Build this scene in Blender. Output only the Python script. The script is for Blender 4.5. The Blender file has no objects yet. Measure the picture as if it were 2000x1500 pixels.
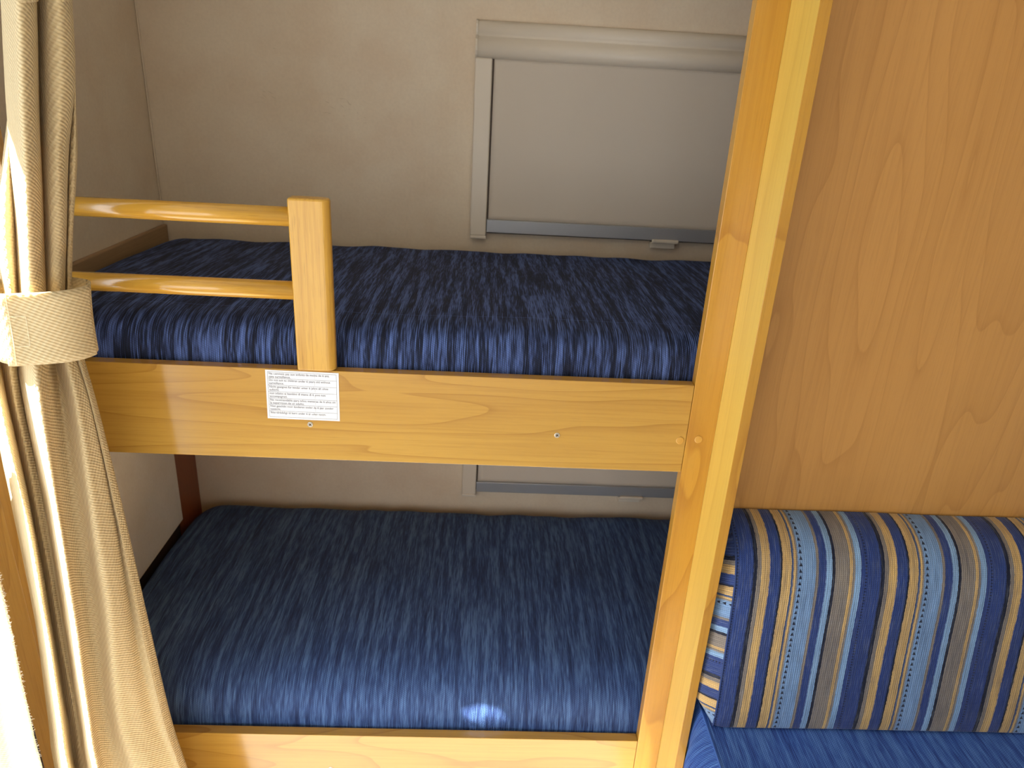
import bpy, bmesh, math, random
from mathutils import Vector, Matrix, noise as mnoise
random.seed(7)
S = bpy.context.scene
C = S.collection

# ------------------------------------------------------------------ camera, world, lights, exposure
cam_d = bpy.data.cameras.new('camera'); cam = bpy.data.objects.new('camera', cam_d); C.objects.link(cam)
cam_d.sensor_fit = 'HORIZONTAL'; cam_d.sensor_width = 36.0
cam_d.lens = 36.0 * 1415.94 / 2000.0
cam_d.clip_start = 0.02
cam_d.dof.use_dof = True; cam_d.dof.focus_distance = 1.0; cam_d.dof.aperture_fstop = 9.0
R_ = Vector((0.99830107, -0.02430763, 0.05295381)); U_ = Vector((-0.03976995, 0.37993449, 0.92415807)); F_ = Vector((0.04258307, 0.92469396, -0.37832229))
m = Matrix.Identity(4)
for i in range(3):
    m[i][0] = R_[i]; m[i][1] = U_[i]; m[i][2] = -F_[i]
m[0][3], m[1][3], m[2][3] = 0.012195, -1.0, 1.543644
cam.matrix_world = m
S.camera = cam
S.view_settings.view_transform = 'Standard'; S.view_settings.look = 'None'
S.view_settings.gamma = 1.0; S.view_settings.use_curve_mapping = False
S.view_settings.exposure = 0.20

W = bpy.data.worlds.new('sky'); S.world = W; W.use_nodes = True
W.node_tree.nodes['Background'].inputs[0].default_value = (0.75, 0.87, 1.0, 1)
W.node_tree.nodes['Background'].inputs[1].default_value = 1.2

def lamp(name, kind, energy, color, loc=(0,0,0), direction=(0,0,-1), **kw):
    d = bpy.data.lights.new(name, kind); d.energy = energy; d.color = color
    for k, v in kw.items(): setattr(d, k, v)
    o = bpy.data.objects.new(name, d); C.objects.link(o)
    o.location = loc; o.rotation_euler = Vector(direction).to_track_quat('-Z', 'Y').to_euler()
    return o
lamp('sun', 'SUN', 42.0, (1.0, 0.98, 0.95), direction=(1.0, 0.12, -1.2), angle=0.007)
# daylight coming in through the open entrance door on the left and the window behind the camera
lamp('door_daylight', 'AREA', 8.0, (0.95, 0.98, 1.0), (-0.99, -0.62, 0.9), (1, 0.15, 0.0), shape='RECTANGLE', size=0.9, size_y=1.3)
lamp('window_daylight', 'AREA', 4.6, (1.0, 0.98, 0.96), (-0.35, -1.52, 0.98), (0.1, 1, 0.0), shape='RECTANGLE', size=1.3, size_y=0.62)

# ------------------------------------------------------------------ helpers
def lin(c):
    return tuple(((v/255)/12.92 if v/255 <= 0.04045 else ((v/255+0.055)/1.055)**2.4) for v in c) + (1,)

def tag(o, label=None, cat=None, group=None, kind=None):
    if label: o['label'] = label
    if cat: o['category'] = cat
    if group: o['group'] = group
    if kind: o['kind'] = kind
    return o

def thing(name, loc, label, cat, group=None):
    o = bpy.data.objects.new(name, None); C.objects.link(o); o.location = loc
    o.empty_display_size = 0.05
    return tag(o, label, cat, group)

def world_loc(o):
    v = Vector(o.location)
    while o.parent: o = o.parent; v = v + o.location
    return v

def obj(name, bm, mat, parent=None, smooth=False, origin=None):
    """bm is in world coordinates; the object's origin is its lowest centre"""
    bm.normal_update()
    vs = [v.co for v in bm.verts]
    if origin is None:
        xs = [v.x for v in vs]; ys = [v.y for v in vs]; zs = [v.z for v in vs]
        origin = Vector(((min(xs)+max(xs))/2, (min(ys)+max(ys))/2, min(zs)))
    origin = Vector(origin)
    bmesh.ops.translate(bm, verts=bm.verts, vec=-origin)
    me = bpy.data.meshes.new(name); bm.to_mesh(me); bm.free()
    if isinstance(mat, (list, tuple)):
        for x in mat: me.materials.append(x)
    else: me.materials.append(mat)
    if smooth:
        for p in me.polygons: p.use_smooth = True
    o = bpy.data.objects.new(name, me); C.objects.link(o)
    if parent is not None:
        o.parent = parent; o.location = origin - world_loc(parent)
    else: o.location = origin
    return o

def structure(name, bm, mat, **k):
    return tag(obj(name, bm, mat, **k), kind='structure')

def add_box(bm, x0, x1, y0, y1, z0, z1, bevel=0.0, seg=2):
    r = bmesh.ops.create_cube(bm, size=1.0)
    vs = r['verts']
    for v in vs:
        v.co = Vector(((x0+x1)/2 + v.co.x*(x1-x0), (y0+y1)/2 + v.co.y*(y1-y0), (z0+z1)/2 + v.co.z*(z1-z0)))
    if bevel > 0:
        es = list({e for v in vs for e in v.link_edges})
        bmesh.ops.bevel(bm, geom=es, offset=bevel, segments=seg, profile=0.5, affect='EDGES', clamp_overlap=True)
    return bm

def box(*a, **k):
    return add_box(bmesh.new(), *a, **k)

def prism(pts, axis, a0, a1, bm=None):
    """closed outline extruded along x ('x': pts are (y,z)), y (pts (x,z)) or z (pts (x,y))"""
    bm = bm or bmesh.new()
    def mk(p, t):
        return {'x': (t, p[0], p[1]), 'y': (p[0], t, p[1]), 'z': (p[0], p[1], t)}[axis]
    A = [bm.verts.new(mk(p, a0)) for p in pts]; B = [bm.verts.new(mk(p, a1)) for p in pts]
    n = len(pts)
    for i in range(n):
        bm.faces.new((A[i], A[(i+1) % n], B[(i+1) % n], B[i]))
    bm.faces.new(A[::-1]); bm.faces.new(B)
    bmesh.ops.recalc_face_normals(bm, faces=bm.faces)
    return bm

def catmull(pts, n):
    """open Catmull-Rom through pts, n samples per span"""
    P = [Vector(p) for p in pts]; P = [2*P[0]-P[1]] + P + [2*P[-1]-P[-2]]
    out = []
    for i in range(1, len(P)-2):
        for k in range(n):
            t = k/n
            out.append(0.5*((2*P[i]) + (P[i+1]-P[i-1])*t + (2*P[i-1]-5*P[i]+4*P[i+1]-P[i+2])*t*t + (3*P[i]-P[i-1]-3*P[i+1]+P[i+2])*t**3))
    out.append(P[-2].copy())
    return out

def add_tube(bm, path, r, sides=8, cap=True):
    P = [Vector(p) for p in path]; rings = []
    up = Vector((0, 0, 1))
    for i, p in enumerate(P):
        d = (P[min(i+1, len(P)-1)] - P[max(i-1, 0)]).normalized()
        a = d.cross(up)
        if a.length < 1e-3: a = d.cross(Vector((0, 1, 0)))
        a.normalize(); b = a.cross(d).normalized()
        rings.append([bm.verts.new(p + (a*math.cos(t)+b*math.sin(t))*r) for t in [2*math.pi*k/sides for k in range(sides)]])
    for i in range(len(rings)-1):
        for k in range(sides):
            bm.faces.new((rings[i][k], rings[i][(k+1) % sides], rings[i+1][(k+1) % sides], rings[i+1][k]))
    if cap:
        bm.faces.new(rings[0][::-1]); bm.faces.new(rings[-1])
    bmesh.ops.recalc_face_normals(bm, faces=bm.faces)
    return bm

def grid(rows, uvf=None, bm=None, mi=None):
    """rows: list of equal-length lists of points. uvf(i,j) -> (u,v)"""
    bm = bm or bmesh.new()
    uv = bm.loops.layers.uv.verify()
    V = [[bm.verts.new(p) for p in r] for r in rows]
    for i in range(len(V)-1):
        for j in range(len(V[0])-1):
            f = bm.faces.new((V[i][j], V[i][j+1], V[i+1][j+1], V[i+1][j]))
            f.smooth = True
            if mi is not None: f.material_index = mi
            if uvf:
                for l, (a, b) in zip(f.loops, ((i, j), (i, j+1), (i+1, j+1), (i+1, j))):
                    l[uv].uv = uvf(a, b)
    return bm

def solidify(o, t, off=0.0):
    md = o.modifiers.new('solid', 'SOLIDIFY'); md.thickness = t; md.offset = off
    return o

# ------------------------------------------------------------------ materials
class N:
    def __init__(s, name):
        s.m = bpy.data.materials.new(name); s.m.use_nodes = True
        s.t = s.m.node_tree; s.b = s.t.nodes['Principled BSDF']; s.out = s.t.nodes['Material Output']
    def n(s, typ, **k):
        x = s.t.nodes.new(typ)
        for a, b in k.items(): setattr(x, a, b)
        return x
    def l(s, a, b): s.t.links.new(a, b)
    def v(s, x, sock):
        if isinstance(x, (int, float)): sock.default_value = x
        elif isinstance(x, tuple): sock.default_value = x
        else: s.l(x, sock)
    def math(s, op, a, b=0.0, c=0.0, clamp=False):
        x = s.n('ShaderNodeMath', operation=op, use_clamp=clamp)
        s.v(a, x.inputs[0]); s.v(b, x.inputs[1]); s.v(c, x.inputs[2]); return x.outputs[0]
    def mix(s, f, a, b, blend='MIX'):
        x = s.n('ShaderNodeMix', data_type='RGBA', blend_type=blend)
        s.v(f, x.inputs[0]); s.v(a, x.inputs[6]); s.v(b, x.inputs[7]); return x.outputs[2]
    def ramp(s, f, stops, interp='LINEAR'):
        x = s.n('ShaderNodeValToRGB'); cr = x.color_ramp; cr.interpolation = interp
        while len(cr.elements) < len(stops): cr.elements.new(0.5)
        for e, (p, c) in zip(cr.elements, stops):
            e.position = p; e.color = c if len(c) == 4 else tuple(c)+(1,)
        s.l(f, x.inputs[0]); return x.outputs[0]
    def noise(s, vec, scale=5, detail=2, rough=0.5, dist=0.0):
        x = s.n('ShaderNodeTexNoise'); s.l(vec, x.inputs['Vector'])
        x.inputs['Scale'].default_value = scale; x.inputs['Detail'].default_value = detail
        x.inputs['Roughness'].default_value = rough; x.inputs['Distortion'].default_value = dist
        return x.outputs['Fac']
    def coord(s, kind='Object', scale=(1, 1, 1), loc=(0, 0, 0), rot=(0, 0, 0)):
        tc = s.n('ShaderNodeTexCoord'); mp = s.n('ShaderNodeMapping')
        mp.inputs['Scale'].default_value = scale; mp.inputs['Location'].default_value = loc; mp.inputs['Rotation'].default_value = rot
        s.l(tc.outputs[kind], mp.inputs['Vector']); return mp.outputs[0]
    def bump(s, h, strength=0.3, dist=0.001):
        x = s.n('ShaderNodeBump'); x.inputs['Strength'].default_value = strength; x.inputs['Distance'].default_value = dist
        s.l(h, x.inputs['Height']); s.l(x.outputs[0], s.b.inputs['Normal']); return x
    def set(s, **k):
        for a, b in k.items(): s.v(b, s.b.inputs[a.replace('_', ' ')])

G = (1, 1, 1)
def wood(name, light, mid, dark, axis='x', seed=0.0, rough=0.3, coat=0.0, rings=7.0, fibre=0.35, ringamt=0.55, zoom=1.0):
    """laminate with cathedral figure: level lines of a stretched noise"""
    m = N(name)
    al, ac = 0.9*zoom, 7.0*zoom
    sc = {'x': (al, ac, ac), 'z': (ac, ac, al), 'y': (ac, al, ac)}[axis]
    co = m.coord('Object', sc, (seed, seed*1.7, seed*0.6))
    n1 = m.noise(co, 1.0, 2.0, 0.45, 0.25)
    fr = m.math('FRACT', m.math('MULTIPLY', n1, rings))
    line = m.ramp(fr, [(0.0, (0, 0, 0)), (0.5, (0.06,)*3), (0.88, (0.38,)*3), (0.985, (1, 1, 1)), (1.0, (0.1,)*3)])
    big = m.noise(co, 0.6, 1.0)
    k = 260.0
    sc2 = {'x': (5, k, k), 'z': (k, k, 5), 'y': (k, 5, k)}[axis]
    co2 = m.coord('Object', sc2, (seed, 0, seed))
    fb = m.noise(co2, 1.0, 2.0, 0.6)
    k = 900.0
    sc3 = {'x': (30, k, k), 'z': (k, k, 30), 'y': (k, 30, k)}[axis]
    fb2 = m.noise(m.coord('Object', sc3), 1.0, 1.0, 0.5)
    c = m.mix(m.ramp(big, [(0.3, (0, 0, 0)), (0.7, G)]), lin(light), lin(mid))
    c = m.mix(m.math('MULTIPLY', line, ringamt), c, lin(dark))
    f = m.math('MULTIPLY', m.ramp(fb, [(0.45, (0, 0, 0)), (0.75, G)]), fibre)
    c = m.mix(f, c, lin(dark))
    f2 = m.math('MULTIPLY', m.ramp(fb2, [(0.6, (0, 0, 0)), (0.72, G)]), fibre*0.5)
    c = m.mix(f2, c, lin(tuple(x*0.75 for x in dark)))
    m.set(Base_Color=c, Roughness=rough, Coat_Weight=coat, Coat_Roughness=0.12)
    m.bump(fb, 0.08, 0.0004)
    return m.m

BOARD = wood('beech_laminate_across', (188, 148, 68), (181, 137, 56), (142, 94, 34), 'x', 3.1, 0.2, 0.5, rings=13.0, ringamt=0.5, fibre=0.25)
STILE = wood('beech_laminate_upright', (194, 146, 56), (187, 136, 46), (154, 98, 32), 'z', 8.3, 0.26, 0.5, rings=11.0, ringamt=0.5, fibre=0.25)
EDGE = wood('pale_edge_laminate', (218, 184, 88), (212, 174, 76), (184, 140, 54), 'z', 2.2, 0.3, 0.4, rings=4, ringamt=0.3, fibre=0.25)
PANEL = wood('partition_laminate', (202, 150, 84), (192, 139, 73), (156, 104, 48), 'z', 5.4, 0.34, 0.25, rings=12, ringamt=0.34, fibre=0.22)
ASH = wood('varnished_solid_wood', (208, 164, 72), (200, 153, 62), (162, 110, 36), 'z', 1.4, 0.34, 0.15, rings=3, ringamt=0.12, fibre=0.5)
ASHX = wood('varnished_rail_wood', (214, 166, 68), (206, 154, 56), (170, 112, 34), 'x', 6.4, 0.2, 0.8, rings=3, ringamt=0.12, fibre=0.5)
BROWN = wood('brown_strip_grain', (178, 146, 108), (168, 136, 98), (140, 108, 74), 'y', 2.4, 0.5)
GLOSS = wood('glossy_beech_upright', (200, 152, 72), (192, 142, 60), (156, 104, 40), 'z', 7.7, 0.12, 1.0, ringamt=0.4)
REDWOOD = wood('dark_red_wood', (150, 84, 48), (140, 72, 40), (104, 50, 28), 'z', 4.4, 0.4)

def plain(name, col, rough=0.5, metal=0.0, **k):
    m = N(name); m.set(Base_Color=lin(col), Roughness=rough, Metallic=metal, **k)
    return m.m

def wallpaper(name, col, col2, seed=0):
    m = N(name)
    co = m.coord('Object', (1, 1, 1), (seed, seed, 0))
    a = m.noise(co, 9, 6, 0.65); b = m.noise(co, 160, 3, 0.6)
    c = m.mix(m.ramp(a, [(0.35, (0, 0, 0)), (0.65, G)]), lin(col), lin(col2))
    c = m.mix(m.math('MULTIPLY', m.ramp(b, [(0.4, (0, 0, 0)), (0.7, G)]), 0.15), c, lin(tuple(x*0.86 for x in col2)))
    m.set(Base_Color=c, Roughness=0.62, Specular_IOR_Level=0.3)
    m.bump(b, 0.15, 0.0006)
    return m.m
WALL = wallpaper('beige_wallpaper', (234, 218, 194), (228, 208, 182))
WALLW = wallpaper('offwhite_panel', (240, 238, 232), (234, 230, 222), 3)
PLASTER = plain('cream_ceiling', (232, 226, 212), 0.7)
FLOORM = wood('pale_floor_vinyl', (164, 157, 146), (154, 147, 136), (128, 119, 107), 'x', 9.0, 0.4)
DARK = plain('recess_shade', (64, 50, 42), 0.8)  # flat dark brown, also stands in for shade in gaps
PLASTIC = plain('beige_plastic', (226, 214, 196), 0.38)
CREASE = plain('slit_grey', (92, 78, 66), 0.7)
ALU = plain('satin_aluminium', (178, 180, 184), 0.42, 0.45)
BLIND = plain('taupe_blind_fabric', (216, 204, 188), 0.75)
def chenille(name, dark, mid, light, seed=0.0, sheen=0.12, lines=()):
    m = N(name)
    uvc = m.coord('UV', (1, 1, 1), (seed, seed, 0))
    co = m.coord('UV', (620, 26, 1), (seed, seed, 0))
    a = m.noise(co, 1.0, 3.0, 0.6, 0.3)
    b = m.noise(m.coord('UV', (90, 5, 1), (seed*2, 0, 0)), 1.0, 3.0, 0.65)
    sx = m.n('ShaderNodeSeparateXYZ'); m.l(uvc, sx.inputs[0])
    rib = m.math('SINE', m.math('MULTIPLY', sx.outputs[0], 2*math.pi/0.0031))
    dash = m.math('SINE', m.math('ADD', m.math('MULTIPLY', sx.outputs[1], 2*math.pi/0.0034), m.math('MULTIPLY', sx.outputs[0], 2*math.pi/0.0062)))
    s = m.math('ADD', m.math('MULTIPLY', a, 0.5), m.math('MULTIPLY', b, 0.55))
    c = m.ramp(s, [(0.40, lin(dark)), (0.50, lin(mid)), (0.63, lin(light))])
    k = m.math('MULTIPLY', m.math('MULTIPLY', m.math('ADD', rib, 1.0), 0.5), m.math('ADD', m.math('MULTIPLY', dash, 0.35), 0.65))
    c = m.mix(m.math('MULTIPLY', m.math('SUBTRACT', 1.0, k), 0.45), c, lin(tuple(x*0.7 for x in dark)))
    for q in lines:   # faint pressed crease across the cover
        d = m.math('ABSOLUTE', m.math('SUBTRACT', m.math('ADD', sx.outputs[1], m.math('MULTIPLY', m.noise(m.coord('UV', (3, 1, 1)), 1.0, 1), 0.02)), q+0.01))
        c = m.mix(m.math('MULTIPLY', m.math('LESS_THAN', d, 0.0007), 0.35), c, lin(light))
    m.set(Base_Color=c, Roughness=0.75, Sheen_Weight=sheen, Sheen_Roughness=0.4, Sheen_Tint=lin(light), Specular_IOR_Level=0.25)
    m.bump(m.math('ADD', k, a), 0.5, 0.0012)
    return m.m
NAVY_SHADED = chenille('shaded_navy_chenille', (20, 22, 36), (34, 44, 74), (104, 130, 198), 0.3, lines=(0.365, 0.535))  # darker copy of the bunk chenille, upper bunk shade put into its colour
NAVY_LIT = chenille('lit_navy_chenille', (42, 58, 102), (58, 84, 138), (104, 142, 204), 4.3, lines=(0.34, 0.5))  # same chenille in a lighter copy, brighter light put into its colour
SEATF = chenille('seat_chenille', (44, 70, 140), (64, 104, 188), (104, 150, 226), 8.3)

def cloth(name, col, trans=0.3, seed=0):
    m = N(name)
    uvc = m.coord('UV')
    sx = m.n('ShaderNodeSeparateXYZ'); m.l(uvc, sx.inputs[0])
    row = m.math('MULTIPLY', sx.outputs[1], 2*math.pi/0.0064)
    colx = m.math('ADD', m.math('MULTIPLY', sx.outputs[0], 2*math.pi/0.0082), m.math('MULTIPLY', row, 0.5))
    w = m.math('MULTIPLY', m.math('SINE', row), m.math('SINE', colx))
    n = m.noise(m.coord('UV', (60, 240, 1)), 1.0, 2)
    h = m.math('ADD', w, m.math('MULTIPLY', n, 0.8))
    c = m.mix(m.math('MULTIPLY', m.math('SUBTRACT', 1.0, h, clamp=True), 0.22), lin(col), lin(tuple(x*y for x, y in zip(col, (0.86, 0.78, 0.62)))))
    m.set(Base_Color=c, Roughness=0.85, Specular_IOR_Level=0.15, Sheen_Weight=0.15)
    bp = m.bump(h, 0.55, 0.0014)
    tr = m.n('ShaderNodeBsdfTranslucent'); m.l(c, tr.inputs['Color'])
    mx = m.n('ShaderNodeMixShader'); mx.inputs[0].default_value = trans
    m.l(m.b.outputs[0], mx.inputs[1]); m.l(tr.outputs[0], mx.inputs[2]); m.l(mx.outputs[0], m.out.inputs[0])
    return m.m
CLOTH = cloth('cream_woven_cloth', (232, 214, 172))
CLOTH_SUNLIT = cloth('sunlit_towelling', (240, 232, 214), 0.3)  # whiter than the cream curtain cloth: sun glare put into the colour

def stripes():
    """woven stripes: u in pattern repeats, v in metres"""
    m = N('striped_chenille')
    uvc = m.coord('UV'); sx = m.n('ShaderNodeSeparateXYZ'); m.l(uvc, sx.inputs[0])
    u0, v = sx.outputs[0], sx.outputs[1]
    wob = m.math('MULTIPLY', m.math('SUBTRACT', m.noise(m.coord('UV', (30, 160, 1)), 1.0, 2), 0.5), 0.012)
    u = m.math('FRACT', m.math('ADD', u0, wob))
    K = (10, 14, 34); GB = (152, 142, 130); GO = (228, 190, 122); NV = (46, 72, 140); LB = (138, 176, 224); SL = (72, 92, 134); LL = (154, 194, 238)
    st = [(0, K), (.016, GB), (.05, GO), (.115, NV), (.198, K), (.214, GO), (.283, SL), (.297, GO), (.318, GB), (.33, LB), (.475, GB), (.5, NV), (.555, LL),
          (.605, K), (.627, GB), (.742, GO), (.765, GB), (.782, LL), (.832, NV), (.985, K)]
    c = m.ramp(u, [(p, lin(q)) for p, q in st], 'CONSTANT')
    # small woven triangles along the light blue band
    fv = m.math('FRACT', m.math('MULTIPLY', v, 1/0.0098))
    du = m.math('ABSOLUTE', m.math('SUBTRACT', u, 0.357))
    tri = m.math('LESS_THAN', du, m.math('MULTIPLY', m.math('SUBTRACT', 0.66, fv), 0.020))
    c = m.mix(tri, c, lin(K))
    fv2 = m.math('LESS_THAN', m.math('FRACT', m.math('MULTIPLY', v, 1/0.005)), 0.5)
    du2 = m.math('LESS_THAN', m.math('ABSOLUTE', m.math('SUBTRACT', u, 0.872)), 0.008)
    c = m.mix(m.math('MULTIPLY', m.math('MULTIPLY', fv2, du2), 0.75), c, lin(K))
    # heathered streaks, ribs
    h2 = m.noise(m.coord('UV', (95, 30, 1), (3, 7, 0)), 1.0, 3, 0.65)
    c = m.mix(m.math('MULTIPLY', m.ramp(h2, [(0.5, (0, 0, 0)), (0.72, G)]), 0.45), c, m.mix(0.55, c, lin((176, 186, 200))))
    a = m.noise(m.coord('UV', (70, 22, 1)), 1.0, 3, 0.6)
    b = m.noise(m.coord('UV', (14, 9, 1)), 1.0, 2, 0.6)
    s = m.math('ADD', m.math('MULTIPLY', a, 0.6), m.math('MULTIPLY', b, 0.4))
    c = m.mix(m.math('MULTIPLY', m.ramp(s, [(0.40, (0, 0, 0)), (0.64, G)]), 0.7), c, m.mix(0.6, c, lin((34, 46, 80))))
    yn = m.noise(m.coord('UV', (260, 420, 1)), 1.0, 2, 0.7)
    c = m.mix(m.math('MULTIPLY', m.ramp(yn, [(0.45, (0, 0, 0)), (0.7, G)]), 0.45), c, m.mix(0.5, c, lin((20, 26, 44))))
    rib = m.math('SINE', m.math('MULTIPLY', u0, 2*math.pi*62))
    dash = m.math('SINE', m.math('ADD', m.math('MULTIPLY', v, 2*math.pi/0.003), m.math('MULTIPLY', rib, 1.2)))
    k = m.math('ADD', m.math('MULTIPLY', rib, 0.3), m.math('MULTIPLY', dash, 0.2))
    c = m.mix(m.math('MULTIPLY', m.math('SUBTRACT', 0.5, k, clamp=True), 0.45), c, lin((26, 28, 40)))
    m.set(Base_Color=c, Roughness=0.8, Sheen_Weight=0.3, Sheen_Roughness=0.4, Specular_IOR_Level=0.2)
    m.bump(m.math('ADD', k, a), 0.5, 0.0012)
    return m.m
STRIPE = stripes()
# curtain fold tables
UP=[
[ (-0.5404,-0.050,1.6468),(-0.5368,-0.060,1.6456),(-0.5237,-0.075,1.6442),(-0.5164,-0.080,1.6439),(-0.5255,-0.070,1.6448),(-0.5277,-0.085,1.6426),(-0.5008,-0.120,1.6392),(-0.4760,-0.144,1.6372),(-0.4711,-0.128,1.6397),(-0.4834,-0.095,1.6437),(-0.4988,-0.070,1.6463),(-0.4889,-0.080,1.6455),(-0.4705,-0.100,1.6437),(-0.4571,-0.105,1.6437),(-0.4526,-0.095,1.6454),(-0.4598,-0.070,1.6485),(-0.4723,-0.050,1.6507),(-0.4711,-0.050,1.6507),(-0.4674,-0.055,1.6502),(-0.4756,-0.040,1.6519) ],
[ (-0.5414,-0.050,1.6058),(-0.5385,-0.060,1.6050),(-0.5252,-0.075,1.6042),(-0.5183,-0.080,1.6041),(-0.5269,-0.075,1.6041),(-0.5308,-0.090,1.6024),(-0.5054,-0.120,1.6009),(-0.4809,-0.144,1.5999),(-0.4774,-0.128,1.6017),(-0.4899,-0.095,1.6042),(-0.5049,-0.070,1.6058),(-0.4943,-0.080,1.6055),(-0.4745,-0.100,1.6046),(-0.4603,-0.105,1.6049),(-0.4588,-0.090,1.6064),(-0.4646,-0.070,1.6081),(-0.4772,-0.050,1.6093),(-0.4766,-0.050,1.6094),(-0.4729,-0.055,1.6091),(-0.4812,-0.040,1.6101) ],
[ (-0.5562,-0.050,1.5238),(-0.5508,-0.065,1.5239),(-0.5371,-0.080,1.5245),(-0.5325,-0.080,1.5247),(-0.5431,-0.070,1.5242),(-0.5432,-0.090,1.5240),(-0.5177,-0.120,1.5251),(-0.4924,-0.144,1.5261),(-0.4897,-0.128,1.5265),(-0.5025,-0.095,1.5261),(-0.5178,-0.070,1.5256),(-0.5069,-0.080,1.5261),(-0.4877,-0.100,1.5269),(-0.4725,-0.105,1.5276),(-0.4697,-0.090,1.5279),(-0.4750,-0.070,1.5279),(-0.4878,-0.050,1.5274),(-0.4866,-0.050,1.5275),(-0.4822,-0.055,1.5277),(-0.4907,-0.040,1.5274) ],
[ (-0.5789,-0.060,1.4360),(-0.5706,-0.075,1.4377),(-0.5576,-0.090,1.4396),(-0.5560,-0.085,1.4393),(-0.5598,-0.075,1.4382),(-0.5541,-0.090,1.4398),(-0.5285,-0.120,1.4435),(-0.5048,-0.144,1.4467),(-0.5030,-0.128,1.4455),(-0.5160,-0.095,1.4421),(-0.5318,-0.070,1.4392),(-0.5218,-0.080,1.4406),(-0.5031,-0.100,1.4432),(-0.4908,-0.105,1.4442),(-0.4909,-0.090,1.4430),(-0.4956,-0.075,1.4415),(-0.5053,-0.055,1.4394),(-0.4961,-0.065,1.4407),(-0.4918,-0.065,1.4409),(-0.4981,-0.050,1.4393) ],
[ (-0.6031,-0.070,1.3433),(-0.5945,-0.085,1.3465),(-0.5715,-0.105,1.3513),(-0.5650,-0.100,1.3507),(-0.5715,-0.080,1.3467),(-0.5658,-0.090,1.3488),(-0.5402,-0.120,1.3556),(-0.5181,-0.144,1.3610),(-0.5162,-0.128,1.3582),(-0.5300,-0.095,1.3515),(-0.5426,-0.075,1.3472),(-0.5329,-0.085,1.3495),(-0.5143,-0.105,1.3541),(-0.5057,-0.105,1.3545),(-0.5054,-0.095,1.3527),(-0.5114,-0.080,1.3496),(-0.5215,-0.060,1.3455),(-0.5127,-0.070,1.3477),(-0.5117,-0.065,1.3469),(-0.5194,-0.050,1.3438) ],
[ (-0.6189,-0.060,1.2606),(-0.6042,-0.080,1.2667),(-0.5845,-0.100,1.2730),(-0.5769,-0.100,1.2734),(-0.5874,-0.075,1.2661),(-0.5803,-0.085,1.2692),(-0.5579,-0.110,1.2770),(-0.5364,-0.134,1.2844),(-0.5342,-0.118,1.2802),(-0.5445,-0.090,1.2722),(-0.5554,-0.070,1.2663),(-0.5474,-0.080,1.2694),(-0.5313,-0.098,1.2750),(-0.5237,-0.098,1.2753),(-0.5234,-0.090,1.2732),(-0.5296,-0.075,1.2688),(-0.5400,-0.055,1.2630),(-0.5286,-0.070,1.2675),(-0.5304,-0.060,1.2647),(-0.5384,-0.045,1.2603) ],
[ (-0.6346,-0.048,1.2068),(-0.6197,-0.068,1.2140),(-0.5997,-0.088,1.2213),(-0.5918,-0.088,1.2217),(-0.6024,-0.063,1.2131),(-0.5951,-0.073,1.2167),(-0.5723,-0.098,1.2258),(-0.5505,-0.122,1.2345),(-0.5479,-0.106,1.2295),(-0.5582,-0.078,1.2200),(-0.5693,-0.058,1.2130),(-0.5611,-0.068,1.2166),(-0.5448,-0.086,1.2232),(-0.5369,-0.086,1.2235),(-0.5364,-0.078,1.2210),(-0.5427,-0.063,1.2158),(-0.5531,-0.043,1.2089),(-0.5416,-0.058,1.2143),(-0.5434,-0.048,1.2109),(-0.5514,-0.033,1.2057) ],
]
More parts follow.
